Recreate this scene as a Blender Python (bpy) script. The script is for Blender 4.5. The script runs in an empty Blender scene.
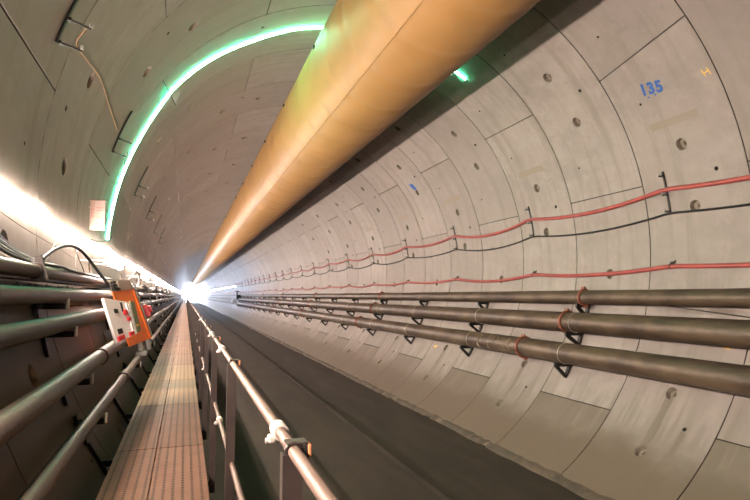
import bpy, math, random
from mathutils import Vector, Matrix
from mathutils.geometry import delaunay_2d_cdt
random.seed(7)
sc = bpy.context.scene
col = sc.collection
R = 4.65
CAM = Vector((-.7113*R, 0, -.2004*R))
rad, sin, cos, pi = math.radians, math.sin, math.cos, math.pi
YEND = 260.0
ORD = ['nearest', 'second-nearest', 'third-nearest', 'fourth-nearest', 'fifth-nearest', 'sixth-nearest', 'seventh-nearest', 'eighth-nearest']

# ------------------------------------------------------------------ materials
def new_mat(name):
    m = bpy.data.materials.new(name); m.use_nodes = True
    nt = m.node_tree
    b = nt.nodes['Principled BSDF']
    return m, nt, b
def N(nt, t, **kw):
    n = nt.nodes.new(t)
    for k, v in kw.items():
        if hasattr(n, k) and not k.startswith('i_'): setattr(n, k, v)
    return n
def math_n(nt, op, a, b=None, c=None, clamp=False):
    n = nt.nodes.new('ShaderNodeMath'); n.operation = op; n.use_clamp = clamp
    for i, v in enumerate((a, b, c)):
        if v is None: continue
        if isinstance(v, (int, float)): n.inputs[i].default_value = v
        else: nt.links.new(v, n.inputs[i])
    return n.outputs[0]
def mixc(nt, f, a, b):
    n = nt.nodes.new('ShaderNodeMix'); n.data_type = 'RGBA'
    for i, v in ((0, f), (6, a), (7, b)):
        if isinstance(v, (int, float)): n.inputs[i].default_value = v
        elif isinstance(v, tuple): n.inputs[i].default_value = v if len(v) == 4 else v + (1,)
        else: nt.links.new(v, n.inputs[i])
    return n.outputs[2]
def noise(nt, scale=5, detail=4, rough=.55, vec=None, sc3=None):
    n = nt.nodes.new('ShaderNodeTexNoise'); n.inputs['Scale'].default_value = scale
    n.inputs['Detail'].default_value = detail; n.inputs['Roughness'].default_value = rough
    if vec is None:
        tc = nt.nodes.new('ShaderNodeTexCoord'); vec = tc.outputs['Object']
    if sc3:
        mp = nt.nodes.new('ShaderNodeMapping'); mp.inputs['Scale'].default_value = sc3
        nt.links.new(vec, mp.inputs[0]); vec = mp.outputs[0]
    nt.links.new(vec, n.inputs['Vector'])
    return n.outputs['Fac']
def ramp(nt, f, lo, hi):
    n = nt.nodes.new('ShaderNodeMapRange'); n.interpolation_type = 'SMOOTHSTEP'
    nt.links.new(f, n.inputs[0]); n.inputs[1].default_value = lo; n.inputs[2].default_value = hi
    return n.outputs[0]
def simple(name, c1, c2=None, rough=.6, metal=0, scale=6, bump=0, sc3=None, lo=.35, hi=.65, spec=None):
    m, nt, b = new_mat(name)
    b.inputs['Roughness'].default_value = rough; b.inputs['Metallic'].default_value = metal
    if spec is not None: b.inputs['Specular IOR Level'].default_value = spec
    f = noise(nt, scale, 5, .6, sc3=sc3)
    if c2 is None: c2 = tuple(x*.75 for x in c1)
    nt.links.new(mixc(nt, ramp(nt, f, lo, hi), c1, c2), b.inputs['Base Color'])
    if bump:
        bn = nt.nodes.new('ShaderNodeBump'); bn.inputs['Strength'].default_value = bump; bn.inputs['Distance'].default_value = .01
        nt.links.new(noise(nt, scale*6, 4, .6, sc3=sc3), bn.inputs['Height']); nt.links.new(bn.outputs[0], b.inputs['Normal'])
    return m
def emis(name, c, s):
    m, nt, b = new_mat(name)
    b.inputs['Base Color'].default_value = (.8, .8, .8, 1)
    b.inputs['Emission Color'].default_value = c + (1,); b.inputs['Emission Strength'].default_value = s
    return m

def concrete():
    m, nt, b = new_mat('segment_concrete')
    tc = nt.nodes.new('ShaderNodeTexCoord'); vec = tc.outputs['Object']
    sx = nt.nodes.new('ShaderNodeSeparateXYZ'); nt.links.new(vec, sx.inputs[0])
    x, y, z = sx.outputs
    ang = math_n(nt, 'MULTIPLY', math_n(nt, 'ARCTAN2', z, x), 180/pi)      # degrees round the ring
    cyl = nt.nodes.new('ShaderNodeCombineXYZ')
    nt.links.new(y, cyl.inputs[0]); nt.links.new(math_n(nt, 'MULTIPLY', ang, R*pi/180), cyl.inputs[1])
    cv = cyl.outputs[0]
    big = noise(nt, .9, 4, .6, cv); mid = noise(nt, 3.2, 5, .65, cv); fine = noise(nt, 28, 3, .6, cv)
    at = nt.nodes.new('ShaderNodeAttribute'); at.attribute_name = 'tone'
    c = mixc(nt, ramp(nt, big, .3, .7), (0.264, 0.229, 0.208), (0.215, 0.185, 0.168))
    c = mixc(nt, math_n(nt, 'MULTIPLY', ramp(nt, mid, .42, .72), .6), c, (0.304, 0.268, 0.244))
    c = mixc(nt, math_n(nt, 'MULTIPLY', ramp(nt, noise(nt, 1.7, 6, .7, cv), .56, .74), .45), c, (0.139, 0.115, 0.096))
    c = mixc(nt, math_n(nt, 'MULTIPLY', ramp(nt, fine, .55, .8), .25), c, (0.185, 0.155, 0.132))
    c = mixc(nt, math_n(nt, 'MULTIPLY', at.outputs['Fac'], .7), c, (0.178, 0.152, 0.135))
    st = noise(nt, 1.0, 5, .65, cv, (3.2, .22, 1))
    c = mixc(nt, math_n(nt, 'MULTIPLY', ramp(nt, st, .47, .66), .6), c, (.17, .145, .12))
    c = mixc(nt, math_n(nt, 'MULTIPLY', ramp(nt, noise(nt, 7, 5, .7, cv), .58, .72), .4), c, (.17, .14, .11))
    # tan grout smears: short bars across the middle of some segments
    ym = math_n(nt, 'ABSOLUTE', math_n(nt, 'SUBTRACT', math_n(nt, 'MODULO', math_n(nt, 'ADD', y, -5.9+80), 4.0), 1.0))
    sm = math_n(nt, 'LESS_THAN', math_n(nt, 'ADD', ym, math_n(nt, 'MULTIPLY', fine, .1)), .52)
    sm = math_n(nt, 'MULTIPLY', sm, math_n(nt, 'LESS_THAN', math_n(nt, 'ABSOLUTE', math_n(nt, 'SUBTRACT', ang, 24.6)), math_n(nt, 'ADD', .45, math_n(nt, 'MULTIPLY', mid, .7))))
    c = mixc(nt, math_n(nt, 'MULTIPLY', sm, ramp(nt, noise(nt, .35, 2, .5, cv), .22, .5)), c, (.205, .165, .12))
    # seepage: damp lower flank with drip streaks
    wn = noise(nt, 1.0, 5, .6, cv, (5.5, .35, 1))
    low = nt.nodes.new('ShaderNodeMapRange'); nt.links.new(ang, low.inputs[0])
    low.inputs[1].default_value = -31; low.inputs[2].default_value = -47
    low.inputs[3].default_value = 0; low.inputs[4].default_value = 1
    right = math_n(nt, 'MULTIPLY', math_n(nt, 'GREATER_THAN', ang, -90), math_n(nt, 'LESS_THAN', ang, -29))
    wet = ramp(nt, math_n(nt, 'ADD', wn, math_n(nt, 'MULTIPLY', low.outputs[0], .3)), .56, .76)
    wet = math_n(nt, 'MULTIPLY', wet, right)
    # every second ring is damp below its joint at -38.4 degrees
    par = math_n(nt, 'LESS_THAN', math_n(nt, 'MODULO', math_n(nt, 'ADD', y, -7.9+80), 4.0), 2.0)
    band = math_n(nt, 'MULTIPLY', math_n(nt, 'LESS_THAN', ang, -38.4), par)
    band = math_n(nt, 'MULTIPLY', band, math_n(nt, 'MULTIPLY', right, ramp(nt, wn, .2, .5)))
    # runs below the bolt sockets of the other rings
    run = math_n(nt, 'LESS_THAN', math_n(nt, 'ABSOLUTE', math_n(nt, 'SUBTRACT', math_n(nt, 'MODULO', math_n(nt, 'ADD', y, -5.9+80), 4.0), 1.0)), math_n(nt, 'ADD', math_n(nt, 'MULTIPLY', mid, .09), .03))
    run = math_n(nt, 'MULTIPLY', run, math_n(nt, 'MULTIPLY', math_n(nt, 'LESS_THAN', ang, -32.4), math_n(nt, 'GREATER_THAN', ang, -45.4)))
    run2 = math_n(nt, 'LESS_THAN', math_n(nt, 'ABSOLUTE', math_n(nt, 'SUBTRACT', math_n(nt, 'MODULO', math_n(nt, 'ADD', y, -5.9+80), 4.0), .51)), .045)
    run2 = math_n(nt, 'MULTIPLY', run2, math_n(nt, 'MULTIPLY', math_n(nt, 'LESS_THAN', ang, -38.9), math_n(nt, 'GREATER_THAN', ang, -46.4)))
    low2 = math_n(nt, 'MULTIPLY', ramp(nt, math_n(nt, 'ADD', ang, math_n(nt, 'MULTIPLY', big, 14)), -31, -41), math_n(nt, 'GREATER_THAN', ang, -90))
    wet = math_n(nt, 'MAXIMUM', math_n(nt, 'MAXIMUM', math_n(nt, 'MULTIPLY', wet, .36), math_n(nt, 'MULTIPLY', band, .7)),
                 math_n(nt, 'MAXIMUM', math_n(nt, 'MULTIPLY', low2, .9), math_n(nt, 'MULTIPLY', math_n(nt, 'MAXIMUM', run, run2), .6)))
    c = mixc(nt, wet, c, (0.086, 0.062, 0.041))
    # shade behind the pipes, painted into the colour of the lower left flank
    flank_shade = math_n(nt, 'MULTIPLY', math_n(nt, 'LESS_THAN', x, -2.2), math_n(nt, 'LESS_THAN', math_n(nt, 'ADD', z, math_n(nt, 'MULTIPLY', mid, .25)), -.72))
    c = mixc(nt, math_n(nt, 'MULTIPLY', flank_shade, math_n(nt, 'ADD', .74, math_n(nt, 'MULTIPLY', big, .26))), c, (.034, .024, .016))
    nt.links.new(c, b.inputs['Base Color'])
    b.inputs['Roughness'].default_value = .55
    nt.links.new(math_n(nt, 'SUBTRACT', .62, math_n(nt, 'MULTIPLY', wet, .12)), b.inputs['Roughness'])
    bn = nt.nodes.new('ShaderNodeBump'); bn.inputs['Strength'].default_value = .25; bn.inputs['Distance'].default_value = .008
    nt.links.new(mid, bn.inputs['Height']); nt.links.new(bn.outputs[0], b.inputs['Normal'])
    return m

def deck_mat():
    m, nt, b = new_mat('perforated_steel')
    tc = nt.nodes.new('ShaderNodeTexCoord')
    sx = nt.nodes.new('ShaderNodeSeparateXYZ'); nt.links.new(tc.outputs['Object'], sx.inputs[0])
    geo = nt.nodes.new('ShaderNodeNewGeometry')
    px = math_n(nt, 'ABSOLUTE', math_n(nt, 'SUBTRACT', math_n(nt, 'MODULO', math_n(nt, 'ADD', sx.outputs[0], 3.775+.03035+.607), .0607), .03035))
    py = math_n(nt, 'ABSOLUTE', math_n(nt, 'SUBTRACT', math_n(nt, 'MODULO', math_n(nt, 'ADD', sx.outputs[1], 37.0), .037), .0185))
    hole = math_n(nt, 'MULTIPLY', math_n(nt, 'LESS_THAN', px, .0095), math_n(nt, 'LESS_THAN', py, .0095))
    rowline = math_n(nt, 'LESS_THAN', px, .007)
    n1 = noise(nt, 2.2, 5, .65); n2 = noise(nt, 14, 4, .6)
    c = mixc(nt, ramp(nt, n1, .35, .7), (.115, .059, .038), (.085, .042, .027))
    c = mixc(nt, math_n(nt, 'MULTIPLY', ramp(nt, n2, .5, .75), .35), c, (.10, .052, .034))
    c = mixc(nt, math_n(nt, 'MULTIPLY', rowline, .35), c, (.09, .045, .028))
    at = nt.nodes.new('ShaderNodeAttribute'); at.attribute_name = 'tone'
    c = mixc(nt, math_n(nt, 'MULTIPLY', at.outputs['Fac'], .45), c, (.19, .135, .065))
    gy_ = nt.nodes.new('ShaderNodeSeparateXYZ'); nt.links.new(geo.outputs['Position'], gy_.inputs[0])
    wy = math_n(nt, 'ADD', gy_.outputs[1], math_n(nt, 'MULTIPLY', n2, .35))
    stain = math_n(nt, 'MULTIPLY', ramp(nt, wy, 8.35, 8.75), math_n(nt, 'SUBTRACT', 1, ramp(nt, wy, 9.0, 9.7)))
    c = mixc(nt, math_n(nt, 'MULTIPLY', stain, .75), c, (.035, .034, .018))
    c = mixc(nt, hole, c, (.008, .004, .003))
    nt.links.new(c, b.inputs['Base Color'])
    b.inputs['Roughness'].default_value = .6; b.inputs['Metallic'].default_value = 0; b.inputs['Specular IOR Level'].default_value = .1
    bn = nt.nodes.new('ShaderNodeBump'); bn.inputs['Strength'].default_value = .6; bn.inputs['Distance'].default_value = .004
    nt.links.new(math_n(nt, 'SUBTRACT', 1, rowline), bn.inputs['Height']); nt.links.new(bn.outputs[0], b.inputs['Normal'])
    return m

M = {}
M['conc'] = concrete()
M['plug'] = simple('socket_grout', (.20, .165, .13), (.14, .115, .09), rough=.8, scale=20)
M['groove'] = simple('joint_gasket', (.05, .04, .03), rough=.9)
M['floor'] = simple('dark_roadway', (.028, .020, .0125), (.018, .0125, .008), rough=.85, spec=.25, scale=1.6, bump=.5, sc3=(1.6, .35, 1))
M['mortar'] = simple('rough_mortar', (.07, .052, .035), (.04, .03, .02), rough=.85, scale=5, bump=.8)
M['duct'] = simple('yellow_duct_sheet', (.30, .165, .058), (.27, .147, .049), rough=.5, spec=.2, scale=.8)
M['pipe'] = simple('weathered_steel_pipe', (.092, .062, .037), (.042, .024, .015), rough=.5, metal=.25, scale=3.5, bump=.3, sc3=(1, .5, 1))
M['dust'] = simple('dusty_steel_pipe', (.066, .044, .031), (.036, .024, .017), rough=.5, metal=.2, scale=5, bump=.3, sc3=(1, .6, 1))
M['green'] = simple('dull_green_pipe', (.020, .020, .012), (.014, .014, .009), rough=.55, metal=.1, scale=5, sc3=(1, .6, 1))
M['rust'] = simple('rusty_coupling', (.27, .085, .05), (.16, .05, .03), rough=.55, metal=.2, scale=20)
M['black'] = simple('black_steel', (.012, .011, .01), rough=.5, metal=.3)
M['brown'] = simple('brown_painted_steel', (.034, .022, .018), (.022, .014, .012), rough=.5, metal=.1, scale=9)
M['redhose'] = simple('red_cable_jacket', (.31, .05, .043), (.24, .036, .032), rough=.45, scale=4)
M['blackcab'] = simple('black_cable_jacket', (.007, .007, .007), rough=.6, spec=.2)
M['greycab'] = simple('grey_cable_jacket', (.13, .11, .09), rough=.5)
M['rail'] = simple('galvanised_rail', (.105, .066, .05), (.082, .051, .038), rough=.55, metal=.05, spec=.3, scale=12, sc3=(1, .5, 1))
M['white'] = simple('white_plastic', (.48, .43, .39), (.42, .375, .34), rough=.45)
M['orange'] = simple('orange_enamel', (.92, .20, .03), (.85, .18, .025), rough=.4, scale=8)
M['panel'] = simple('white_panel_enamel', (.82, .78, .75), (.76, .72, .69), rough=.4)
M['red'] = simple('red_plastic', (.62, .02, .03), rough=.4)
M['olive'] = simple('olive_fitting', (.16, .17, .09), rough=.5)
M['grey'] = simple('grey_metal', (.36, .36, .33), rough=.45, metal=.3)
M['deck'] = deck_mat()
M['darkbeam'] = simple('dark_green_beam', (.03, .035, .022), rough=.5, metal=.2)
M['blue'] = simple('blue_paint', (.008, .07, .30), (.014, .09, .35), rough=.7, scale=30)
M['yellow'] = simple('yellow_paint', (.7, .42, .08), rough=.7)
M['opaint'] = simple('orange_paint', (.55, .2, .08), rough=.7)
M['paper'] = simple('printed_sheet', (.36, .27, .235), (.33, .245, .215), rough=.7)
M['ink'] = simple('sheet_ink', (.35, .08, .06), rough=.8)
M['twine'] = simple('orange_twine', (.5, .26, .12), rough=.8)
M['splash'] = simple('dried_cement', (.24, .19, .14), rough=.8)
M['tie'] = simple('pale_wire', (.62, .56, .48), rough=.5, metal=.3)
WARM = (1.0, .82, .70)
M['strip'] = emis('warm_led_tape', WARM, 330)
M['stripside'] = emis('warm_led_tape_edge', WARM, 45)
M['stripdown'] = emis('warm_led_tape_lower_edge', WARM, 190)
M['tube'] = emis('white_lamp_tube', (1, .82, .70), 260)
M['cool'] = emis('cool_led_tape', (.62, .74, 1), 260)
M['coolside'] = emis('cool_led_tape_edge', (.68, .80, 1), 90)
M['greenled'] = emis('green_led_tape', (.22, 1, .55), 250)
M['greenside'] = emis('green_led_tape_edge', (.10, 1, .5), 55)
M['day'] = emis('daylight', (.78, .86, 1.0), 30)

# ------------------------------------------------------------------ mesh builder
class MB:
    def __init__(s): s.v = []; s.f = []; s.sm = []; s.mi = []; s.tone = []; s.cur = 0; s.ct = 0.0
    def add(s, vs, fs, smooth=False):
        o = len(s.v); s.v += [tuple(p) for p in vs]; s.tone += [s.ct]*len(vs)
        for f in fs: s.f.append(tuple(o+i for i in f)); s.sm.append(smooth); s.mi.append(s.cur)
        return s
    def box(s, c, size, rot=None, bev=0):
        c = Vector(c); hx, hy, hz = (q/2 for q in size); M3 = rot or Matrix.Identity(3)
        if not bev:
            vs = [c + M3 @ Vector((a*hx, b_*hy, d*hz)) for a in (-1, 1) for b_ in (-1, 1) for d in (-1, 1)]
            return s.add(vs, [(0,1,3,2),(4,6,7,5),(0,4,5,1),(2,3,7,6),(0,2,6,4),(1,5,7,3)])
        # chamfered box: 24 vertices
        vs = []; idx = {}
        for a in (-1, 1):
            for b_ in (-1, 1):
                for d in (-1, 1):
                    for ax in range(3):
                        p = [a*(hx-bev), b_*(hy-bev), d*(hz-bev)]
                        p[ax] = (a*hx, b_*hy, d*hz)[ax]
                        idx[(a, b_, d, ax)] = len(vs); vs.append(c + M3 @ Vector(p))
        fs = []
        for ax in range(3):
            for sg in (-1, 1):
                o1, o2 = [q for q in range(3) if q != ax]
                ring = []
                for u, w in ((-1,-1),(1,-1),(1,1),(-1,1)):
                    k = [0, 0, 0]; k[ax] = sg; k[o1] = u; k[o2] = w
                    ring.append(idx[(k[0], k[1], k[2], ax)])
                if (sg > 0) == (ax == 1): ring.reverse()
                fs.append(tuple(ring))
        for ax in range(3):
            o1, o2 = [q for q in range(3) if q != ax]
            for u in (-1, 1):
                for w in (-1, 1):
                    q = []
                    for sg, a2 in ((-1, o1), (1, o1), (1, o2), (-1, o2)):
                        k = [0, 0, 0]; k[ax] = sg; k[o1] = u; k[o2] = w
                        q.append(idx[(k[0], k[1], k[2], a2)])
                    if (u*w > 0) == (ax == 1): q.reverse()
                    fs.append(tuple(q))
        for a in (-1, 1):
            for b_ in (-1, 1):
                for d in (-1, 1):
                    t = [idx[(a, b_, d, q)] for q in range(3)]
                    if a*b_*d < 0: t.reverse()
                    fs.append(tuple(t))
        return s.add(vs, fs)
    def bar(s, p0, p1, w, h, up=(0, 1, 0)):
        p0, p1 = Vector(p0), Vector(p1); d = (p1-p0); L = d.length; d.normalize()
        u = Vector(up); sd = d.cross(u).normalized(); u = sd.cross(d)
        rot = Matrix((sd, d, u)).transposed()
        return s.box((p0+p1)/2, (w, L, h), rot)
    def tube(s, path, r, n=10, caps=True, rs=None):
        path = [Vector(p) for p in path]; m = len(path)
        if m < 2: return s
        up = Vector((0, 0, 1)); vs = []; prev = None
        for i, p in enumerate(path):
            j0, j1 = max(i-1, 0), min(i+1, m-1)
            while (path[j1]-path[j0]).length < 1e-6 and (j0 > 0 or j1 < m-1): j0 = max(j0-1, 0); j1 = min(j1+1, m-1)
            t = (path[j1] - path[j0]).normalized()
            if prev is None:
                if abs(t.dot(up)) > .95: up = Vector((1, 0, 0))
                a = t.cross(up).normalized()
            else:
                a = (prev - t*prev.dot(t)).normalized()
            prev = a; b_ = t.cross(a)
            rr = rs[i] if rs else r
            vs += [p + (a*cos(2*pi*k/n) + b_*sin(2*pi*k/n))*rr for k in range(n)]
        fs = [(i*n+k, (i+1)*n+k, (i+1)*n+(k+1) % n, i*n+(k+1) % n) for i in range(m-1) for k in range(n)]
        s.add(vs, fs, True)
        if caps:
            s.add(vs[:n], [tuple(range(n))]); s.add(vs[-n:], [tuple(reversed(range(n)))])
        return s
    def ring(s, c, ax, Rr, r, n=24, k=6, a0=0, a1=2*pi):
        ax = Vector(ax).normalized(); a = ax.orthogonal().normalized(); b_ = ax.cross(a)
        full = abs(a1-a0-2*pi) < 1e-6
        pts = [Vector(c) + (a*cos(a0+(a1-a0)*i/n) + b_*sin(a0+(a1-a0)*i/n))*Rr for i in range(n+1)]
        return s.tube(pts, r, k, not full)
    def obj(s, name, mats, parent=None, origin=(0, 0, 0)):
        if not isinstance(mats, (list, tuple)): mats = [mats]
        me = bpy.data.meshes.new(name)
        o0 = Vector(origin)
        me.from_pydata([tuple(Vector(p)-o0) for p in s.v], [], s.f)
        for q in mats: me.materials.append(M[q])
        me.polygons.foreach_set('use_smooth', s.sm); me.polygons.foreach_set('material_index', s.mi)
        at = me.attributes.new('tone', 'FLOAT', 'POINT'); at.data.foreach_set('value', s.tone)
        me.update()
        o = bpy.data.objects.new(name, me); col.objects.link(o)
        if parent: o.parent = parent
        else: o.location = o0
        return o
def tag(o, label=None, cat=None, group=None, kind=None):
    for k, v in (('label', label), ('category', cat), ('group', group), ('kind', kind)):
        if v: o[k] = v
    return o
def thing(name, label, cat, base, parts, group=None):
    """parts: list of (name, MB, material[, label[, subparts]]) in world coordinates"""
    r = bpy.data.objects.new(name, None); col.objects.link(r); r.location = base
    r.empty_display_size = .1
    tag(r, label, cat, group)
    for p in parts:
        c = p[1].obj(p[0], p[2], r, base)
        if len(p) > 3 and p[3]: c['label'] = p[3]
        if len(p) > 4:
            for q in p[4]:
                d = q[1].obj(q[0], q[2], c, base)
                if len(q) > 3: d['label'] = q[3]
    return r
def kids(o): return [c for c in bpy.data.objects if c.parent == o]
def dup(root, dy, label, ch=None):
    r = root.copy(); col.objects.link(r); r.location = root.location + Vector((0, dy, 0)); r['label'] = label
    for c in (ch if ch is not None else kids(root)):
        d = c.copy(); col.objects.link(d); d.parent = r
        for g in kids(c):
            e = g.copy(); col.objects.link(e); e.parent = d
    return r
def P(a, y, r=R): return Vector((r*cos(rad(a)), y, r*sin(rad(a))))
def inward(a): return Vector((-cos(rad(a)), 0, -sin(rad(a))))
def wallx(z, r=R): return math.sqrt(r*r-z*z)

# ------------------------------------------------------------------ lining: rings of seven precast segments
SEG = 360/7
GAP, CH = .016, .004
rings = {'wall_right': MB(), 'ceiling': MB(), 'wall_left': MB()}
def seg_patch(mb, y0, y1, a0, a1, a0b, a1b, holes, near):
    """quad in (y, angle): bottom edge a0 (at y0) .. a0b (at y1), top edge a1 .. a1b"""
    def lo(y): return a0 + (a0b-a0)*(y-y0)/(y1-y0)
    def hi(y): return a1 + (a1b-a1)*(y-y0)/(y1-y0)
    dg = math.degrees(1/R)
    def corner(g):
        return y0+g, y1-g, (lambda y: lo(y)+g*dg), (lambda y: hi(y)-g*dg)
    def outline(g, na, ny):
        ya, yb, l, h = corner(g); pts = []
        for i in range(ny): y = ya+(yb-ya)*i/ny; pts.append((y, l(y)))
        for i in range(na): pts.append((yb, l(yb)+(h(yb)-l(yb))*i/na))
        for i in range(ny): y = yb-(yb-ya)*i/ny; pts.append((y, h(y)))
        for i in range(na): pts.append((ya, h(ya)-(h(ya)-l(ya))*i/na))
        return pts
    na = max(6, round((a1-a0)/3)) if near else 14
    ny = 4 if near else 1
    o1 = outline(GAP/2+CH, na, ny); o0 = outline(GAP/2, na, ny); n = len(o1)
    ya, yb, l, h = corner(GAP/2+CH)
    if near:
        pts = [Vector((y, a/dg)) for y, a in o1]; edges = [(i, (i+1) % n) for i in range(n)]
        hl = []
        for (hy, ha, hr) in holes:
            if not (ya+hr < hy < yb-hr and l(hy)+hr*dg < ha < h(hy)-hr*dg): continue
            k = 16 if hr > .05 else 10; s0 = len(pts)
            pts += [Vector((hy+hr*cos(2*pi*i/k), ha/dg+hr*sin(2*pi*i/k))) for i in range(k)]
            edges += [(s0+i, s0+(i+1) % k) for i in range(k)]; hl.append((hy, ha/dg, hr, k))
        for i in range(1, na):
            for j in range(1, ny):
                y = ya+(yb-ya)*j/ny; a = l(y)+(h(y)-l(y))*i/na
                if all(math.hypot(y-q[0], a/dg-q[1]) > q[2]+.03 for q in hl): pts.append(Vector((y, a/dg)))
        V, _, F, *_ = delaunay_2d_cdt(pts, edges, [], 0, 1e-6)
        vs = [P(v.y*dg, v.x) for v in V]; fs = []
        for f in F:
            c = sum((V[i] for i in f), Vector((0, 0)))/len(f)
            if any(math.hypot(c.x-q[0], c.y-q[1]) < q[2]*.97 for q in hl): continue
            A, B, C_ = (vs[i] for i in f[:3])
            nrm = (B-A).cross(C_-A)
            if nrm.dot(Vector((-A.x, 0, -A.z))) < 0: f = tuple(reversed(f))
            fs.append(tuple(f))
        mb.cur = 0; mb.add(vs, fs, True)
        for hy, hv, hr, k in hl:
            depth = .07 if hr > .05 else .12
            big = hr > .05
            prof = [(hr, 0), (hr*.88, depth*.4), (hr*.80, depth), (.0001, depth)] if big else [(hr, 0), (hr*.9, depth), (.0001, depth)]
            for (r0, d0), (r1, d1) in zip(prof, prof[1:]):
                mb.cur = 1 if (not big) else 2
                w = [P((hv+r0*sin(2*pi*i/k))*dg, hy+r0*cos(2*pi*i/k), R+d0) for i in range(k)] + \
                    [P((hv+r1*sin(2*pi*i/k))*dg, hy+r1*cos(2*pi*i/k), R+d1) for i in range(k)]
                mb.add(w, [(i, (i+1) % k, k+(i+1) % k, k+i) for i in range(k)], True)
            if big:      # bolt head in the socket
                w = [P((hv+hr*.3*sin(2*pi*i/6))*dg, hy+hr*.3*cos(2*pi*i/6), R+depth-d) for d in (0, .03) for i in range(6)]
                mb.add(w, [(i, (i+1) % 6, 6+(i+1) % 6, 6+i) for i in range(6)]+[tuple(range(6, 12))])
            mb.cur = 0
    else:
        mb.cur = 0
        vs = [P(a, y) for i in range(na+1) for y, a in ((ya, l(ya)+(h(ya)-l(ya))*i/na), (yb, l(yb)+(h(yb)-l(yb))*i/na))]
        mb.add(vs, [(2*i, 2*i+2, 2*i+3, 2*i+1) for i in range(na)], True)
    # chamfer, joint flank
    mb.cur = 0
    A = [P(a, y) for y, a in o1]; B = [P(a, y, R+CH) for y, a in o0]; D = [P(a, y, R+.06) for y, a in o0]
    mb.add(A+B, [(i, (i+1) % n, n+(i+1) % n, n+i) for i in range(n)])
    mb.cur = 1
    mb.add(B+D, [(i, (i+1) % n, n+(i+1) % n, n+i) for i in range(n)])
    mb.cur = 0
k0 = -8
rnd = random.Random(3)
for k in range(k0, 128):
    y0 = 3.902+2.0*k - .0
    y1 = y0+2.0
    if y0 > YEND: break
    p = (k % 2 == 1)                 # k=1 : 5.9-7.9, joints at 38.8
    base = 38.8 if p else 13.0
    ym = (y0+y1)/2
    near = -1 <= k <= 14
    for s in range(7):
        a0 = base+SEG*s; a1 = a0+SEG
        a0b, a1b = a0, a1
        if k == 1:                    # tapered key segment
            if s == 0: a0 = 42.1; a0b = 38.5
            if s == 6: a1 = 42.1+360; a1b = 38.5+360; a0 = 360-15.7; a0b = 360-13.3
            if s == 5: a1 = 360-15.7; a1b = 360-13.3
        if k == 3:
            if s == 1: a1 = 144.0; a1b = 140.4
            if s == 2: a0 = 144.0; a0b = 140.4
        mid = ((a0+a1)/2+180) % 360-180
        zc = max(sin(rad(a0)), sin(rad(a1)))*R
        if -120 < mid < -60 and zc < -4.0: continue
        am = (base+SEG*s+SEG/2)
        holes = [(ym, am-6.45, .102), (ym, am+6.45, .102), (ym-.49, am, .034)]
        if s in (0, 6, 3): holes += [(ym+.46, am-SEG/2+8.3, .02), (ym+.46, am+SEG/2-8.6, .02)]
        tgt = rings['ceiling'] if 62 < mid < 118 else rings['wall_right'] if -90 < mid <= 62 else rings['wall_left']
        tgt.ct = rnd.random()
        seg_patch(tgt, y0, y1, a0, a1, a0b, a1b, holes, near)
walls = {}
for nme, (b0, b1) in (('wall_right', (-62, 64)), ('ceiling', (64, 116)), ('wall_left', (116, 242))):
    mb = rings[nme]; mb.cur = 1                     # ground behind the joints
    na = 24; ys = [3.902-16, YEND]
    vs = [P(b0+(b1-b0)*i/na, y, R+.125) for i in range(na+1) for y in ys]
    mb.add(vs, [(2*i, 2*i+2, 2*i+3, 2*i+1) for i in range(na)])
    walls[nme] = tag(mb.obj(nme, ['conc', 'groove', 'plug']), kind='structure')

# ------------------------------------------------------------------ floor, lip, far end
mb = MB(); Y0 = 3.902-16
prof = [(-2.49, -3.93), (.30, -3.93), (.32, -4.0), (.44, -4.0), (.46, -3.93), (2.20, -3.93), (2.49, -3.94), (2.3, -4.1), (-2.3, -4.1)]
n = len(prof)
vs = [Vector((x, y, z)) for y in (Y0, YEND) for x, z in prof]
mb.add(vs, [(i, (i+1) % n, n+(i+1) % n, n+i) for i in range(n)]+[tuple(range(n)), tuple(reversed(range(n, 2*n)))])
tag(mb.obj('floor', 'floor'), kind='structure')
mb = MB(); r2 = random.Random(11); vs = []; cnt = 0
y = 2.0
w0 = 2.41
while y < 90:
    w0 = .85*w0+.15*(2.41+r2.uniform(-.12, .12))
    notch = .16 if r2.random() < .05 else 0
    z1 = -3.875+r2.uniform(-.012, .012)
    wx = wallx(z1)+.01
    vs += [Vector((w0+notch-.01, y, -3.93)), Vector((w0+notch+.03, y, z1-.02)), Vector(((w0+wx)/2+notch*.4, y, z1+.005)), Vector((wx, y, z1+.02))]
    cnt += 1; y += .16 if y < 30 else .6
mb.add(vs, [(4*i+j, 4*i+j+1, 4*i+j+5, 4*i+j+4) for i in range(cnt-1) for j in range(3)], True)
tag(mb.obj('trim_1', 'mortar'), kind='structure')
mb = MB(); k = 48
mb.add([P(360*i/k, YEND, R+.1) for i in range(k)], [tuple(range(k))])
tag(mb.obj('wall_end', 'day'), kind='structure')

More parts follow.
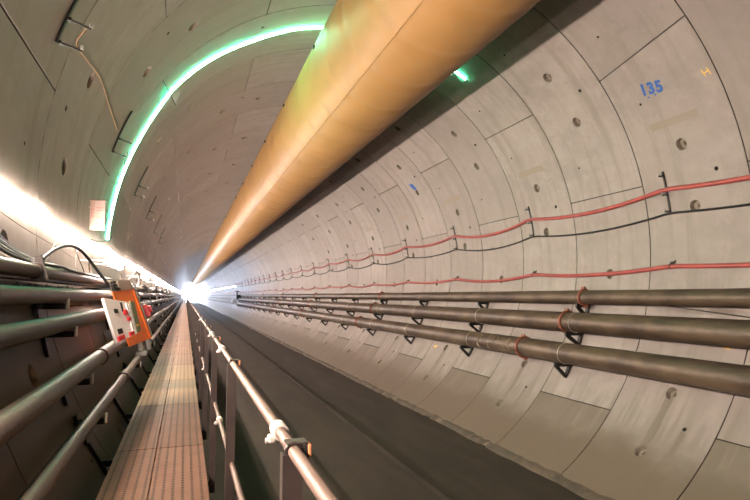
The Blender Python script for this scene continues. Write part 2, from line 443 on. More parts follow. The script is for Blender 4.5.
# ------------------------------------------------------------------ painted marks on the lining (parts of the walls)
def text_mesh(txt, size, bold):
    cu = bpy.data.curves.new('t', 'FONT'); cu.body = txt; cu.size = size; cu.offset = bold; cu.resolution_u = 4; cu.space_character = 1.12
    o = bpy.data.objects.new('t', cu); col.objects.link(o)
    bpy.context.view_layer.update()
    me = o.evaluated_get(bpy.context.evaluated_depsgraph_get()).to_mesh()
    vs = [v.co.copy() for v in me.vertices]; fs = [tuple(q.vertices) for q in me.polygons]
    bpy.data.objects.remove(o); bpy.data.curves.remove(cu)
    return vs, fs
def on_wall(pts2, a, y, sgn=-1, rot=0, rr=R-.004):
    out = []
    for u, v in pts2:
        u2, v2 = u*cos(rot)-v*sin(rot), u*sin(rot)+v*cos(rot)
        out.append(P(a+math.degrees(v2/R)*(1 if sgn < 0 else -1), y+sgn*u2, rr))
    return out
vs, fs = text_mesh('135', .27, .012)
w = max(v.x for v in vs); h = max(v.y for v in vs)
mb = MB(); mb.add(on_wall([(v.x-w/2, v.y-h/2) for v in vs], 32.6, 7.03, -1, -.16), fs)
d = mb.obj('painted_number', 'blue', walls['wall_right']); d['label'] = 'blue stencilled number 135'
def blot(name, mat, a, y, shapes, lab, wall='wall_right', sgn=-1):
    mb = MB()
    for (u, v, su, sv, r_) in shapes:
        k = 10
        pts = [(u+(su*cos(2*pi*i/k)*(1+.25*sin(3*i+u*40)))*cos(r_)-sv*sin(2*pi*i/k)*sin(r_), v+su*cos(2*pi*i/k)*sin(r_)+sv*sin(2*pi*i/k)*cos(r_)) for i in range(k)]
        mb.add(on_wall(pts, a, y, sgn), [tuple(range(k))])
    d = mb.obj(name, mat, walls[wall]); d['label'] = lab
blot('paint_mark', 'blue', 35.2, 16.95, [(0, 0, .12, .13, 0), (-.12, .05, .05, .1, .4), (.1, -.08, .07, .06, 0)], 'faded blue paint blot')
blot('paint_mark', 'blue', 30.9, 7.05, [(-.1, 0, .02, .015, 0), (.04, 0, .02, .015, 0)], 'small blue paint smudges under the number')
blot('paint_mark', 'yellow', 31.1, 6.05, [(-.045, 0, .012, .07, .2), (.045, .0, .012, .07, .2), (0, 0, .05, .012, .2)], 'small orange chalk mark')
blot('paint_mark', 'yellow', -21.5, 6.2, [(0, 0, .045, .03, 0), (-.07, .01, .025, .02, 0)], 'small yellow paint dab between the pipes')
blot('paint_mark', 'yellow', -32.2, 15.6, [(0, 0, .07, .05, 0), (.1, .02, .04, .03, 0)], 'yellow paint dab under the pipes')
blot('paint_mark', 'opaint', 166.5, 10.15, [(0, q*.085, .02+.02*(q % 2), .028, .3) for q in range(9)], 'column of small orange writing', 'wall_left', 1)

# ------------------------------------------------------------------ ventilation duct
DC = Vector((-.058, 0, 3.446)); DR = 1.105
mb = MB(); n = 72
ys = []; y = -10.0
while y < 60: ys.append(y); y += .1
while y < YEND-.5: ys.append(y); y += .6
vs = []
for y in ys:
    ph = ((y-12.69) % 1.19)/1.19; q = min(ph, 1-ph)*1.19
    d = -.020*math.exp(-(q/.11)**2)+.007*math.exp(-((q-.2)/.1)**2)
    if y > 60: d = 0
    for k in range(n):
        a = 2*pi*k/n
        low = .5-.5*sin(a)            # creases show on the underside
        rr = DR+d*(.35+.65*low)+.004*sin(3*a+.12*y)
        vs.append(Vector((DC.x+rr*cos(a), y, DC.z+rr*sin(a))))
mb.add(vs, [(i*n+k, i*n+(k+1) % n, (i+1)*n+(k+1) % n, (i+1)*n+k) for i in range(len(ys)-1) for k in range(n)], True)
seam = MB()
for a_, w_ in ((-127, .02),):
    ss = []
    yy = [y for y in ys if y < 60]
    for y in yy:
        for da, dr in ((-w_/2/DR, .001), (-w_/2/DR, .014), (w_/2/DR, .014), (w_/2/DR, .001)):
            aa = rad(a_)+da; ss.append(Vector((DC.x+(DR+dr-.002)*cos(aa), y, DC.z+(DR+dr-.002)*sin(aa))))
    seam.add(ss, [(4*i+j, 4*i+j+1, 4*i+j+5, 4*i+j+4) for i in range(len(yy)-1) for j in range(3)], True)
parts = [('duct_tube', mb, 'duct'), ('seam', seam, 'duct')]
for k in range(18):
    y = 9.94+3.4*(k-2); h = MB()
    a = 166
    p = DC+Vector((DR*cos(rad(a)), y, DR*sin(rad(a)))); o = Vector((cos(rad(a)), 0, sin(rad(a))))
    h.box(p+o*.012, (.03, .07, .06))
    parts.append(('hanger', h, 'black'))
thing('ventilation_duct', 'large yellow-orange round ventilation duct hung under the tunnel crown', 'duct', (DC.x, 0, DC.z), parts)

# ------------------------------------------------------------------ right wall : three pipes, brackets, hoses, hangers
RP = [(4.32, -.97, .14), (4.10, -1.47, .20), (3.83, -2.07, .205)]
RN = ['uppermost and thinnest', 'middle', 'lowest']
BY = [5.4+4*k for k in range(0, 24)]
for i, (px, pz, pr) in enumerate(RP):
    body = MB(); ya = -10; yb = YEND-1
    body.tube([(px, y, pz) for y in [ya+(yb-ya)*q/60 for q in range(61)]], pr, 28)
    parts = [('pipe_body', body, 'pipe')]
    first = [9.3, 9.55, 10.72][i]
    for q in range(5):
        y = first+12.2*q; c = MB(); seg = 20
        c.ring((px, y, pz), (0, 1, 0), pr+.012, .03, 28, 8)
        for sgn in (-1, 1):
            c.box((px-.02*sgn, y, pz+sgn*(pr+.045)), (.06, .1, .06), bev=.01)
            c.tube([(px-.02*sgn, y-.07, pz+sgn*(pr+.05)), (px-.02*sgn, y+.07, pz+sgn*(pr+.05))], .013, 8)
        parts.append(('coupling', c, 'rust', 'rust-red clamp coupling'))
    if i:
        for q, y in enumerate(BY[1:9]):
            t = MB(); t.ring((px, y-.12-.25*(q % 2), pz), (0.05, 1, .1), pr+.004, .005, 24, 5)
            parts.append(('wire_tie', t, 'tie', 'thin pale tie wire'))
    if i == 2:   # cement splashes on the lowest pipe
        r3 = random.Random(5)
        for q in range(16):
            y = 11.0+r3.random()*1.5; a = rad(180+r3.uniform(-60, 40)); hh = r3.uniform(.05, .16)
            ps = []; sp = MB()
            for e in range(5):
                aa = a+hh/pr*(e-2)/2; ps.append((px+(pr+.004)*cos(aa), y+.02*sin(e), pz+(pr+.004)*sin(aa)))
            sp.tube(ps, .008, 5, rs=[.003, .008, .011, .008, .003])
            parts.append(('cement_splash', sp, 'splash', 'dried pale cement splash'))
    thing('water_pipe', f'long brown steel pipe along the right wall, {RN[i]} of the three', 'pipe', (px, 0, pz), parts, 'steel pipes along the right wall')
    # brackets
    za = pz-pr-.025; y = 0
    wx = wallx(za); zb = za-.22; wb = wallx(zb); tip = px-pr*.95
    plate = MB(); plate.bar((wx-.015, y, za+.03), (wb-.02, y, zb-.05), .05, .09)
    arm = MB(); arm.bar((wx-.02, y, za), (tip, y, za), .075, .06)
    strut = MB(); strut.bar((tip+.03, y, za-.02), (wb-.035, y, zb), .06, .06)
    names = ['top', 'middle', 'lowest'][i]
    def bl(q):
        if q < 6: return f'{ORD[q]} black triangular steel bracket under the {names} right-hand pipe'
        return f'small far black bracket under the {names} right-hand pipe, beyond the sixth from the camera'
    root = thing('pipe_bracket', bl(0), 'bracket', (wx, 0, zb), [('wall_plate', plate, 'black'), ('arm', arm, 'black'), ('strut', strut, 'black')], f'brackets under the {names} right-hand pipe')
    root.location.y = BY[1]; ch = kids(root)
    for q, y in enumerate(BY[2:20]): dup(root, y-BY[1], bl(q+1), ch)

def sagline(r, ysup, zf, sag, off, y0, y1, step):
    """cable on the right wall hung from supports every 4 m"""
    pts = []; y = y0; rr = random.Random(int(zf*100)+5); sags = {}
    while y <= y1:
        t = (y-ysup)/4.0; k = math.floor(t); t -= k
        s = sags.setdefault(k, sag*rr.uniform(.8, 1.15)); sk = 1+.25*sin(k*2.1)
        z = zf-s*(4*t*(1-t))**1.0*sk
        pts.append((wallx(z)-off, y, z)); y += step
    return pts
HY = 7.4
def hose(name, mat, r, z, sag, off, label, cat, group):
    mb = MB(); mb.tube(sagline(r, HY, z, sag, off, -1.5, YEND-3, .25), r, 10)
    o = mb.obj(name, mat); tag(o, label, cat, group)
hose('red_cable', 'redhose', .040, .90, .15, .05, 'thick red cable sagging between wall hooks, above the black cable', 'cable', 'red cables on the right wall')
hose('black_cable', 'blackcab', .019, .49, .12, .025, 'thin black cable hanging below the upper red one on the right wall', 'cable', None)
hose('red_cable', 'redhose', .040, -.43, .09, .046, 'thick red cable just above the top steel pipe', 'cable', 'red cables on the right wall')

def hanger(a_top, a_bot, pins, plen, w=.035, side=1):
    b = MB(); m = 8
    pts = [P(a_top+(a_bot-a_top)*i/m, 0, R-.012) for i in range(m+1)]
    for p, q in zip(pts, pts[1:]): b.bar(p, q, .02, w)
    parts = [('back_bar', b, 'black')]
    for a in pins:
        pm = MB(); p = P(a, 0, R-.02); d = inward(a)
        pm.tube([p, p+d*plen, p+d*(plen+.012)+Vector((0, 0, .03))], .011, 6)
        pm.box(p+d*.02, (.03, .05, .03))
        e = MB(); e.box(p+d*(plen+.004)+Vector((0, 0, .03)), (.03, .03, .045), bev=.006)
        parts.append(('hook_pin', pm, 'black', None, [('pin_cap', e, 'grey')]))
    return parts
def hl(q, side):
    if q < 6: return f'{ORD[q]} black cable hanger bar with hook pins on the {side} wall'
    return f'tiny far black cable hanger bar on the {side} wall, beyond the sixth'
root = thing('cable_hanger', hl(0, 'right'), 'hanger', P(10, 0), hanger(15.1, 5.9, (14.2, 11.0-.9, 6.4), .10), 'cable hangers on the right wall')
root.location.y = HY; ch = kids(root)
for q in range(1, 20): dup(root, 4*q, hl(q, 'right'), ch)
root = thing('cable_hanger', hl(0, 'left'), 'hanger', P(160, 0), hanger(154.5, 163.6, (160.6, 163.5), .20, .04), 'cable hangers on the left wall')
root.location.y = 5.43; ch = kids(root)
for q in range(1, 6): dup(root, 4.03*q, hl(q, 'left'), ch)
# clips for the lower red cable
c1 = MB(); z = -.43; c1.box((wallx(z)-.02, 0, z+.055), (.04, .06, .05), bev=.008); c2 = MB(); c2.ring((wallx(z)-.046, 0, z), (0, 1, 0), .046, .007, 14, 5)
def cl(q): return f'{ORD[q]} dark clip holding the lower red cable' if q < 5 else 'tiny far dark clip holding the lower red cable, beyond the fifth'
root = thing('cable_clip', cl(0), 'clip', (wallx(z), 0, z), [('clip_block', c1, 'black'), ('clip_loop', c2, 'black')], 'clips of the lower red cable')
root.location.y = HY; ch = kids(root)
for q in range(1, 14): dup(root, 4*q, cl(q), ch)
# valve station far along the right-hand pipes
v1 = MB(); v1.box((3.95, 82, -1.15), (.7, 1.0, .6), bev=.06); v2 = MB(); v2.tube([(3.72, 82, -.85), (3.72, 82, -.4)], .08, 10); v2.ring((3.72, 82, -.35), (0, 0, 1), .3, .05, 20, 6)
v3 = MB(); v3.box((3.45, 84.5, -1.75), (.5, 1.2, .55), bev=.08)
thing('valve_station', 'small dark valve station far down on the right-hand pipes', 'valve', (3.95, 82, -1.45), [('valve_body', v1, 'black'), ('hand_wheel', v2, 'black'), ('flange_box', v3, 'white', 'pale box')])

# ------------------------------------------------------------------ left wall : pipes and brackets
LP = [(-4.395, -.745, .052, 'dust', 'uppermost, carrying the black cables'), (-4.345, -.932, .064, 'dust', 'second from the top, pale and dusty'),
      (-4.275, -1.165, .071, 'green', 'third from the top, dull green'), (-4.14, -1.575, .075, 'dust', 'fourth from the top'), (-4.005, -1.94, .052, 'dust', 'lowest, beside the walkway')]
for i, (px, pz, pr, mt, lab) in enumerate(LP):
    body = MB(); ya, yb = -6, YEND-2
    body.tube([(px, ya+(yb-ya)*q/60, pz) for q in range(61)], pr, 20)
    parts = [('pipe_body', body, mt)]
    for q in range(7):
        y = [6.1, 13, 8.6, 6.55, 7.6][i]+5.5*q; c = MB()
        if i == 0: y = 4.83+6*q
        if i in (1, 2) and q == 0: y = 13.5
        c.tube([(px, y-.05, pz), (px, y-.05, pz), (px, y+.05, pz), (px, y+.05, pz)], pr, 20, rs=[pr, pr+.014, pr+.014, pr])
        if i == 0: c.bar((px+.02, y, pz+pr+.06), (px+.07, y, pz-pr-.02), .05, .04)
        parts.append(('coupling', c, 'rail' if i else 'brown'))
    thing('left_pipe', f'long slim pipe on the left wall, {lab}', 'pipe', (px, 0, pz), parts, 'slim pipes along the left wall')
    if i == 0: continue
    za = pz-pr-.02; wx = -wallx(za); tip = px+pr*.5
    plate = MB(); zb = za-.2; plate.bar((wx+.015, 0, za+.05), (-wallx(zb)+.015, 0, zb), .03, .1)
    arm = MB(); arm.bar((wx+.01, 0, za-.01), (tip+.03, 0, za-.01), .05, .055)
    pin = MB(); pin.tube([(tip+.045, 0, za-.03), (tip+.045, 0, za+.055)], .010, 8)
    def bl(q, i=i):
        nm = ['', 'second', 'third', 'fourth', 'lowest'][i]
        return f'{ORD[q]} black arm bracket under the {nm} left-hand pipe' if q < 4 else f'far black arm bracket under the {nm} left-hand pipe, beyond the fourth'
    root = thing('pipe_bracket', bl(0), 'bracket', (wx, 0, zb), [('wall_plate', plate, 'black'), ('arm', arm, 'black'), ('stop_pin', pin, 'tie', 'bright stop pin')], f'brackets under left-hand pipe {["", "two", "three", "four", "five"][i]}')
    root.location.y = 5.47; ch = kids(root)
    for q in range(1, 14): dup(root, 4*q if q < 40 else 0, bl(q), ch)

# cable tray carrying the top pipe and the cables
t_ = MB(); t_.box((-4.49, 97, -.806), (.17, 206, .012)); t_.box((-4.408, 97, -.803), (.006, 206, .02))
tag(t_.obj('cable_tray', 'brown'), 'dark cable tray under the uppermost left pipe', 'cable tray')
# ------------------------------------------------------------------ walkway
ZW = -2.23; XL, XR = -3.815, -3.123
def deck_panel(y0, y1, tone, label):
    base = (0, y0, ZW-.05); xm = (XL+XR)/2
    pl = []
    xs_ = XL+.313
    for nm, a, b in (('plank', XL, xs_-.003), ('plank', xs_+.003, XR)):
        q = MB(); q.ct = tone
        q.box(((a+b)/2, (y0+y1)/2, ZW-.012), (b-a, y1-y0-.012, .024), bev=.004)
        pl.append((nm, q, 'deck'))
    for x in (XL+.02, XR-.02):
        q = MB(); q.box((x, (y0+y1)/2, ZW-.085), (.03, y1-y0-.012, .12)); q.box((x+(.02 if x < xm else -.02), (y0+y1)/2, ZW-.135), (.06, y1-y0-.012, .012))
        pl.append(('side_beam', q, 'darkbeam'))
    return thing('walkway', label, 'walkway panel', base, pl, 'perforated walkway panels')
r4 = random.Random(2); y = 1.2-2; q = 0; seen = 0
while y < 46:
    if y+2 > 3.0: lab = f'{ORD[seen]} tan perforated steel walkway panel beside the railing' if seen < 6 else 'far tan perforated walkway panel, beyond the sixth visible'; seen += 1
    else: lab = 'walkway panel at the very bottom, below the picture'
    deck_panel(y, y+2, .9 if 8 < y+1 < 12 else r4.random()*.4, lab); y += 2
deck_panel(y, YEND-1, .3, 'long far end of the tan walkway fading into the glare')
# walkway wall brackets
for_base = (-4.0, 0, -2.5)
a = MB(); a.bar(P(-152.3, 0, R-.015), P(-147.4, 0, R-.015), .03, .09)
b = MB(); b.bar((-wallx(ZW-.17)+.02, 0, ZW-.17), (XR-.03, 0, ZW-.17), .05, .05)
c = MB(); c.bar((XR-.3, 0, ZW-.19), (-wallx(-2.78)+.03, 0, -2.78), .04, .05); 
def wl(q): return f'{ORD[q]} black support bracket between the left wall and the walkway' if q < 4 else 'far black walkway support bracket, beyond the fourth'
root = thing('walkway_bracket', wl(0), 'bracket', for_base, [('wall_plate', a, 'black'), ('arm', b, 'black'), ('strut', c, 'black')], 'walkway support brackets')
root.location.y = 5.52; ch = kids(root)
for q in range(1, 20): dup(root, 2.02*q, wl(q), ch)

# ------------------------------------------------------------------ railing
XH, ZH, ZMID = -3.08, -1.262, -1.737
parts = []
t = MB(); t.tube([(XH, -1.0+q*4.0, ZH) for q in range(30)], .0140, 14); parts.append(('handrail', t, 'rail'))
t = MB(); t.tube([(XH+.005, -1.0+q*4.0, ZMID) for q in range(30)], .0130, 12); parts.append(('mid_rail', t, 'rail'))
for q in range(62):
    y = 1.17+1.61*(q-0)
    p = MB()
    p.box((XH-.004, y+.026, (ZH-.004+ZW-.16)/2), (.042, .005, ZH-.004-ZW+.16))          # channel web facing the camera
    for sx in (-.0235, .0155):
        p.box((XH+sx, y+.040, (ZH-.004+ZW-.16)/2), (.004, .03, ZH-.004-ZW+.16))
    hd = MB()
    hd.ring((XH, y+.032, ZH), (0, 1, 0), .0175, .004, 18, 6)
    hd.box((XH+.006, y+.045, ZH+.017), (.044, .04, .004)); hd.box((XH+.0285, y+.045, ZH-.002), (.004, .04, .036))
    tip = MB(); tip.box((XH+.0315, y+.03, ZH+.002), (.007, .022, .028), bev=.002)
    bolt = MB(); bolt.tube([(XH-.075, y+.03, ZW-.09), (XH-.026, y+.03, ZW-.09)], .022, 6)
    parts.append(('post', p, 'brown', None, [('rail_clamp', hd, 'brown'), ('clamp_tip', tip, 'opaint', 'orange clamp tip'), ('bolt', bolt, 'black')]))
for (x, y, z, r) in [(XH, 1.40, ZH, .0140), (XH, 3.64, ZH, .0140), (XH, 5.05, ZH, .0140), (XH, 8.4, ZH, .0140), (XH+.005, 3.82, ZMID, .0130), (XH+.005, 6.6, ZMID, .0130)]:
    t = MB(); t.tube([(x, y-.028, z)]*2+[(x, y+.028, z)]*2, r, 16, rs=[r, r+.006, r+.006, r]); t.box((x-.02, y-.01, z-.016), (.018, .03, .018), bev=.004); t.tube([(x-.035, y-.01, z-.02), (x-.01, y-.01, z-.02)], .007, 6)
    parts.append(('sleeve', t, 'white', 'white joining sleeve'))
thing('safety_railing', 'long pale tube railing on brown posts along the walkway', 'railing', (XH, 0, ZW-.16), parts)

# ------------------------------------------------------------------ lights
def tape(path, inn, w, t, front, side):
    """LED tape: front face glows strongly, edges weakly. path points on the wall, inn(p)= direction into the tunnel"""
    m_ = MB(); m = len(path); vs = []
    for i, p in enumerate(path):
        tg = (path[min(i+1, m-1)]-path[max(i-1, 0)]).normalized(); d = inn(p)
        s_ = tg.cross(d).normalized()
        vs += [p-s_*w/2, p+s_*w/2, p+s_*w/2+d*t, p-s_*w/2+d*t]
    m_.cur = 0; m_.add(vs, [(4*i+2, 4*i+3, 4*i+7, 4*i+6) for i in range(m-1)])
    m_.cur = 2; m_.add(vs, [(4*i+1, 4*i+2, 4*i+6, 4*i+5) for i in range(m-1)])
    m_.cur = 1; m_.add(vs, [(4*i+3, 4*i, 4*i+4, 4*i+7) for i in range(m-1)])
    return m_
def radial(p): return Vector((-p.x, 0, -p.z)).normalized()
key = [(-8, -.15), (-4, -.12), (0, -.12), (2.6, -.05), (4.64, -.10), (5.3, -.135), (6.0, -.115), (6.7, -.175), (8.27, -.185), (9.5, -.16), (10.9, -.12), (12.8, -.16), (14.7, -.12)]
y = 16.7
while y < YEND-4: key += [(y, -.15), (y+2, -.09)]; y += 4
path = [Vector((-wallx(z)+.012, y, z)) for y, z in key]
fine = []
for p, q in zip(path, path[1:]):
    k = 4 if p.y < 20 else 1
    fine += [p.lerp(q, i/k) for i in range(k)]
fine = [Vector((-wallx(p.z)+.012, p.y, p.z)) for p in fine]
COOL = 70
mb = tape([p for p in fine if p.y >= COOL], radial, .05, .03, 'cool', 'coolside')
tag(mb.obj('light_strip', ['cool', 'coolside', 'coolside']), 'cold bluish white light strip far down the left wall near the glare', 'light strip')
mb = tape([Vector((wallx(.6)-.02, y, .6)) for y in range(95, int(YEND)-3, 6)], radial, .03, .02, 'cool', 'coolside')
tag(mb.obj('light_strip', ['cool', 'coolside', 'coolside']), 'cold white light strip far down the right wall near the glare', 'light strip')
mb = tape([p for p in fine if p.y <= COOL], radial, .035, .02, 'strip', 'stripside')
tag(mb.obj('light_strip', ['strip', 'stripside', 'stripdown']), 'glowing warm white light strip sagging along the left wall', 'light strip')
gp = []
ga = [57.2, 61, 75, 90, 100.8, 105.5, 117.4, 126.5, 134.4, 141.8, 146.2, 154.7, 162.7, 170.1, 179.4]
gy = [10.82, 10.83, 10.8, 10.85, 10.82, 10.80, 10.88, 10.81, 10.76, 10.77, 10.95, 11.1, 11.07, 11.0, 10.83]
for (a0, y0), (a1, y1) in zip(zip(ga, gy), list(zip(ga, gy))[1:]):
    for i in range(4): gp.append(P(a0+(a1-a0)*i/4, y0+(y1-y0)*i/4, R-.014))
gp.append(P(ga[-1], gy[-1], R-.014))
def to_radius(p, r):
    d = p-CAM; a = d.x*d.x+d.z*d.z; b = CAM.x*d.x+CAM.z*d.z; c = CAM.x*CAM.x+CAM.z*CAM.z-r*r
    return CAM+d*((-b+math.sqrt(b*b-a*c))/a)
RG = R-.02
gp = [to_radius(p, RG) for p in gp]
mb = tape(gp, radial, .014, .016, 'greenled', 'greenside')
gparts = [('glow_tape', mb, ['greenled', 'greenside', 'greenside'])]
for i in range(2, len(gp), 4):
    q_ = MB(); p = gp[i]; d = -radial(p); q_.box(p+d*.010, (.022, .022, .022), bev=.003); gparts.append(('clip', q_, 'black'))
thing('light_strip', 'glowing green light strip arching across the tunnel lining', 'light strip', gp[-1], gparts)
# tube lamps under the warm strip
def lamp_lab(q): return 'white tube lamp under the light strip, above the orange box' if q == 0 else 'far tube lamp under the light strip on the left wall' if q > 0 else 'tube lamp on the left wall beside the camera, outside the picture'
zc = -.52; xw = -4.33
h = MB(); h.box((xw+.05, 0, zc), (.06, 1.34, .07), bev=.01)
tb = MB(); tb.tube([(xw+.105, -.62, zc), (xw+.105, .62, zc)], .02, 10)
cps = []
for sgn in (-1, 1):
    cp = MB(); cp.box((xw+.1, sgn*.645, zc), (.06, .04, .055), bev=.008); cps.append(('end_cap', cp, 'white'))
lb_ = []
for sgn in (-1, 1):
    q_ = MB(); q_.bar((-wallx(zc+.06)+.01, sgn*.45, zc+.045), (xw+.05, sgn*.45, zc+.045), .02, .012); lb_.append(('bracket', q_, 'grey'))
hd_ = MB(); hd_.bar((xw+.03, 0, zc+.048), (xw+.175, 0, zc+.044), .006, 1.30)  # hood added to the lamp to keep its light off the left ceiling
lb_.append(('added_hood', hd_, 'white'))
root = thing('tube_lamp', lamp_lab(0), 'lamp', (xw, 0, zc), lb_+[('housing', h, 'white'), ('tube', tb, 'tube', 'glowing white tube')]+cps, 'tube lamps on the left wall')
root.location.y = 8.5; ch = kids(root)
for q in (-2, -1): dup(root, 6.1*q, lamp_lab(-1), ch)
for q in range(1, 26): dup(root, 6.1*q, lamp_lab(q), ch)

# ------------------------------------------------------------------ left cables, sheet, twine, switch box
def cable(name, mat, pts, r, label, cat='cable', group=None, n=8):
    # Catmull-Rom through points
    pts = [Vector(p) for p in pts]; out = []
    for i in range(len(pts)-1):
        p0, p1, p2, p3 = pts[max(i-1, 0)], pts[i], pts[i+1], pts[min(i+2, len(pts)-1)]
        for k in range(8):
            t = k/8; out.append(.5*((2*p1)+(p2-p0)*t+(2*p0-5*p1+4*p2-p3)*t*t+(3*p1-p0-3*p2+p3)*t**3))
    out.append(pts[-1]); mb = MB(); mb.tube(out, r, n)
    return tag(mb.obj(name, mat), label, cat, group)
tops = -.745+.052
cs = [(.0, .00, .012, 'blackcab', 'uppermost black cable of the bundle lying on the top left pipe'), (.026, -.035, .010, 'greycab', 'grey cable between the black ones of the bundle'),
      (.05, -.07, .012, 'blackcab', 'second black cable of the bundle lying on the top left pipe'), (.076, -.10, .009, 'greycab', 'thin grey lower cable of the bundle on the left'),
      (.10, -.14, .012, 'blackcab', 'lowest black cable of the bundle lying on the top left pipe')]
for q, (dx, dz, r, mt, lab) in enumerate(cs):
    x0 = -4.50; xf = -4.455+dx
    hp = math.sqrt(max(.052**2-(xf+4.395)**2, .0))          # lies against the round of the pipe
    zf = -.745+hp+r+.002
    cable('power_cable', mt, [(x0+dx*.5, 1.5, -.20+dz), (x0+dx*.5, 3.0, -.31+dz), (x0+dx*.55, 4.1, -.495+dz*.9), (x0+.01+dx*.6, 4.6, -.585+dz*.6), (-4.48+dx*.8, 5.1, -.64+dz*.3), (-4.465+dx*.95, 5.7, zf+.02), (xf, 6.6, zf), (xf, 12.0, zf), (xf, 30, zf), (xf, 60, zf)],
          r, lab, 'cable', 'cable bundle on the top left pipe')
cable('power_cable', 'blackcab', [(-4.45, 5.2, -.655), (-4.49, 6.0, -.49), (-4.50, 6.7, -.40), (-4.46, 7.1, -.415), (-4.38, 7.25, -.52), (-4.27, 7.25, -.67), (-4.17, 7.28, -.80), (-4.1, 7.3, -.84)], .017, 'thick black cable looping up and down into the orange box')
cable('thin_wire', 'greycab', [(-4.56, 5.9, -.70), (-4.55, 6.2, -.45), (-4.54, 6.6, -.33), (-4.53, 7.1, -.27), (-4.53, 7.5, -.33), (-4.53, 7.3, -.45), (-4.5, 7.15, -.62)], .006, 'thin pale wire looping on the bright wall behind the black cable', 'wire')
cable('thin_wire', 'brown', [(-4.48, 6.9, -.42), (-4.44, 7.2, -.62), (-4.38, 7.2, -.80)], .005, 'thin dark wire hanging from the looping black cable', 'wire')
cable('thin_wire', 'greycab', [(-4.575, 4.2, -.30), (-4.585, 5.2, -.37), (-4.58, 6.4, -.43), (-4.57, 7.6, -.50)], .004, 'thin pale wire sloping down across the bright left wall', 'wire')
cable('plug_cable', 'brown', [(-4.56, 7.4, -.27), (-4.52, 8.1, -.20), (-4.48, 8.7, -.17), (-4.42, 9.2, -.10), (-4.40, 9.36, -.02)], .010, 'short dark cable rising to the printed sheet', 'cable')
cable('twine', 'twine', [P(160.6, 5.45, R-.18), P(160.9, 5.9, R-.02), P(160.3, 6.4, R-.012), P(159.2, 7.2, R-.012), P(159.6, 8.2, R-.012), P(160.0, 9.2, R-.012)], .0035, 'thin orange twine strung from the nearest left hanger', 'string')

# printed sheet on a small bracket
x0, x1, zt, zb, ys_ = -4.618, -4.422, .417, -.01, 8.7
s = MB(); s.box(((x0+x1)/2, ys_, (zt+zb)/2), (x1-x0, .012, zt-zb))
fr = MB(); fr.box(((x0+x1)/2+.01, ys_+.012, zt+.004), (x1-x0+.02, .02, .016)); fr.box((x1+.004, ys_+.012, (zt+zb)/2+.03), (.010, .02, zt-zb-.06))
ln = MB()
for u, v, a, b in ((.12, .04, .14, .55), (.28, .04, .30, .55), (.12, .54, .30, .55), (.42, .24, .90, .25), (.42, .34, .90, .35), (.42, .56, .90, .57), (.12, .30, .28, .31), (.12, .42, .28, .43)):
    ln.box((x0+(u+a)/2*(x1-x0), ys_-.0075, zt-(v+b)/2*(zt-zb)), ((a-u)*(x1-x0), .003, (b-v)*(zt-zb)))
bk = MB(); bk.box((x0+.53*(x1-x0), ys_-.0075, zt-.77*(zt-zb)), (.27*(x1-x0), .003, .018*(zt-zb)))
wb = MB(); wb.box((x0-.02, ys_+.012, zt-.1), (.06, .03, .03))
thing('notice_sheet', 'pale printed notice sheet mounted above the light strip on the left wall', 'notice', (x0, ys_, zb), [('sheet', s, 'paper'), ('frame', fr, 'brown'), ('ruled_lines', ln, 'ink'), ('ink_bar', bk, 'black'), ('wall_clip', wb, 'grey')])

# orange switch box hung over the left pipes
def qbox(mb, c4, ext):
    c4 = [Vector(p) for p in c4]; ext = Vector(ext)
    return mb.add(c4+[p+ext for p in c4], [(0, 1, 2, 3), (7, 6, 5, 4), (0, 4, 5, 1), (1, 5, 6, 2), (2, 6, 7, 3), (3, 7, 4, 0)])
def bil(c4, u, v):
    a, b, c, d = (Vector(p) for p in c4)      # TL BL BR TR
    return (a*(1-u)+d*u)*(1-v)+(b*(1-u)+c*u)*v
def sub(c4, u0, v0, u1, v1, off=0, n=None):
    return [bil(c4, u, v)+(n*off if n else Vector()) for u, v in ((u0, v0), (u0, v1), (u1, v1), (u1, v0))]
OR = [(-4.117, 7.12, -.893), (-3.914, 7.12, -1.531), (-3.70, 7.6, -1.467), (-3.928, 7.6, -.852)]
PA = [(-4.185, 7.0, -.961), (-4.027, 7.0, -1.472), (-3.861, 7.4, -1.40), (-3.963, 7.4, -1.012)]
PA = [CAM+(Vector(p)-CAM)*.95 for p in PA]
nO = (Vector(OR[1])-Vector(OR[0])).cross(Vector(OR[3])-Vector(OR[0])).normalized()
if nO.y > 0: nO = -nO
body = MB(); qbox(body, OR, (-.04, .5, 0))
rim = MB()
for q in (((0, 0, 1, .025)), (0, .975, 1, 1), (0, .025, .04, .975), (.94, .025, 1, .975)): qbox(rim, sub(OR, *q, .012, nO), -nO*.012)
side = MB(); e = Vector((-.04, .5, 0)); T, Bq = Vector(OR[3]), Vector(OR[2]); nx = Vector((.94, 0, .33))
qbox(side, [T.lerp(Bq, .03)+e*.12+nx*.03, T.lerp(Bq, .97)+e*.12+nx*.03, T.lerp(Bq, .97)+e*.9+nx*.03, T.lerp(Bq, .03)+e*.9+nx*.03], -nx*.03)
sock = MB(); a = T.lerp(Bq, .36)+e*.3+nx*.09; b = T.lerp(Bq, .6)+e*.3+nx*.09
qbox(sock, [a, b, b+e*.5, a+e*.5], -nx*.06)
knob = MB(); knob.tube([T.lerp(Bq, .48)+e*.5+nx*.09, T.lerp(Bq, .48)+e*.5+nx*.13], .05, 12)
pan = MB(); qbox(pan, PA, -nO*.03)
def on(mb, u0, v0, u1, v1, th=.01): return qbox(mb, sub(PA, u0, v0, u1, v1, th, nO), -nO*th)
dk = on(MB(), .28, .24, .42, .34); on(dk, .18, .72, .38, .84); on(dk, .62, .05, .68, .3, .008)
rd = MB()
rds = []
for (u, v, r) in ((.72, .33, .034), (.80, .52, .024)):
    p = bil(PA, u, v); q_ = MB(); q_.tube([p, p+nO*.025], r, 12); rds.append(('red_button', q_, 'red'))
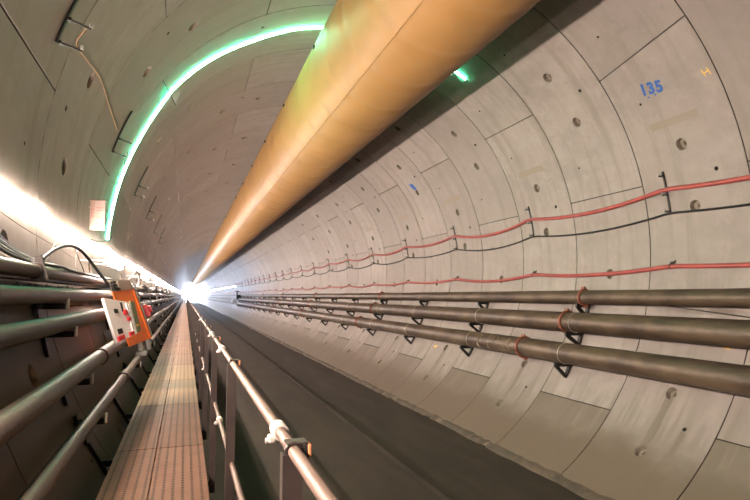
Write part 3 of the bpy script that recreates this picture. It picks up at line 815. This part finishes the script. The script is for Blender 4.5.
for q in ((.08, .88, .36, .985), (.66, .88, .86, .985)): rds.append(('red_terminal', on(MB(), *q, .02), 'red'))
bars = on(on(MB(), .84, .06, .90, .99, .016), .95, .08, 1.0, .99, .016)
ol = on(MB(), 1.02, -.02, 1.22, .97, .02)
lb = on(MB(), 1.06, .72, 1.16, .79, .026)
UP = [(-4.096, 7.12, -.765), (-4.117, 7.12, -.893), (-3.928, 7.55, -.852), (-3.975, 7.55, -.735)]
UP[0] = (-4.15, 7.12, -.760)
up = MB(); qbox(up, UP, (-.04, .4, 0))
uf = MB(); qbox(uf, sub(UP, .36, .1, .98, .98, .01, nO), -nO*.01)
ucon = MB()
for v in (.12, .4, .68): qbox(ucon, sub(UP, .03, v, .2, v+.2, .03, nO), -nO*.03)
qbox(ucon, sub(UP, .28, .72, .36, .95, .02, nO), -nO*.02)
hk = MB()
for y in (7.3, 7.5):
    hk.bar((-4.345, y, -.86), (-4.04, y, -.86), .03, .012)
    hk.bar((-4.415, y, -.855), (-4.415, y, -.95), .03, .012, (1, 0, 0)); hk.bar((-4.42, y, -.86), (-4.3, y, -.86), .03, .012)
cab = MB(); cab.tube([(-3.97, 7.5, -.73), (-3.92, 7.55, -.66), (-3.90, 7.6, -.63), (-3.87, 7.7, -.68), (-3.87, 7.75, -.78), (-3.90, 7.75, -.86)], .013, 8)
ft = MB(); ft.tube([(-3.82, 7.35, -1.50), (-3.80, 7.35, -1.60)], .045, 10); ft.tube([(-3.74, 7.5, -1.48), (-3.72, 7.5, -1.60)], .04, 10); ft.box((-3.79, 7.4, -1.63), (.13, .14, .06), bev=.01)
thing('switch_box', 'orange electrical box with white front panel, hung over the left pipes', 'electrical box', (-3.9, 7.4, -1.55),
      [('body', body, 'orange', None, [('rim', rim, 'orange')]), ('side_cover', side, 'grey', 'grey-green side cover', [('socket', sock, 'red', 'red socket'), ('socket_cap', knob, 'red')]),
       ('front_panel', pan, 'panel', 'white front panel', [('switch', dk, 'black'), *rds, ('terminal_bar', bars, 'panel')]),
       ('breaker_strip', ol, 'olive', 'olive green strip', [('label_plate', lb, 'yellow')]),
       ('top_unit', up, 'white', 'pale unit on top', [('unit_face', uf, 'paper'), ('connector', ucon, 'black')]),
       ('mounting_hook', hk, 'black'), ('lead', cab, 'white', 'white looped lead'), ('valve_fitting', ft, 'grey')])

# ------------------------------------------------------------------ dusty air in the far part of the tunnel
def haze(dens):
    m = bpy.data.materials.new('dusty_air'); m.use_nodes = True; nt = m.node_tree
    nt.nodes.remove(nt.nodes['Principled BSDF'])
    v = nt.nodes.new('ShaderNodeVolumeScatter'); v.inputs['Density'].default_value = dens; v.inputs['Anisotropy'].default_value = .55
    v.inputs['Color'].default_value = (.9, .93, 1, 1)
    nt.links.new(v.outputs[0], nt.nodes['Material Output'].inputs['Volume'])
    M['haze'] = m
    mb = MB(); k = 24; ya, yb = 55, YEND-.5
    vs = [P(360*i/k, y, R+.1) for y in (ya, yb) for i in range(k)]
    mb.add(vs, [(i, (i+1) % k, k+(i+1) % k, k+i) for i in range(k)]+[tuple(reversed(range(k))), tuple(range(k, 2*k))])
    o = mb.obj('dusty_air', 'haze'); tag(o, 'pale dusty air glowing around the bright far end', 'haze', kind='stuff')
HAZE = .0026
if HAZE: haze(HAZE)

# ------------------------------------------------------------------ world, camera, view
w = bpy.data.worlds.new('dark'); sc.world = w; w.use_nodes = True
w.node_tree.nodes['Background'].inputs[0].default_value = (.01, .009, .008, 1)
cam = bpy.data.cameras.new('camera'); co = bpy.data.objects.new('camera', cam); col.objects.link(co)
cam.sensor_width = 36; cam.lens = 556.32/750*36; cam.clip_end = 400; cam.clip_start = .05
co.location = CAM
yaw, pit = .3279, .0814
fw = Vector((sin(yaw)*cos(pit), cos(yaw)*cos(pit), sin(pit)))
co.rotation_euler = fw.to_track_quat('-Z', 'Y').to_euler()
sc.camera = co
sc.view_settings.view_transform = 'Standard'; sc.view_settings.look = 'None'
sc.view_settings.gamma = 1; sc.view_settings.use_curve_mapping = False
sc.view_settings.exposure = 1.1
sc.cycles.use_denoising = True
sc.cycles.max_bounces = 10; sc.cycles.diffuse_bounces = 6
sc.cycles.sample_clamp_indirect = 8
sc.cycles.volume_step_rate = 4
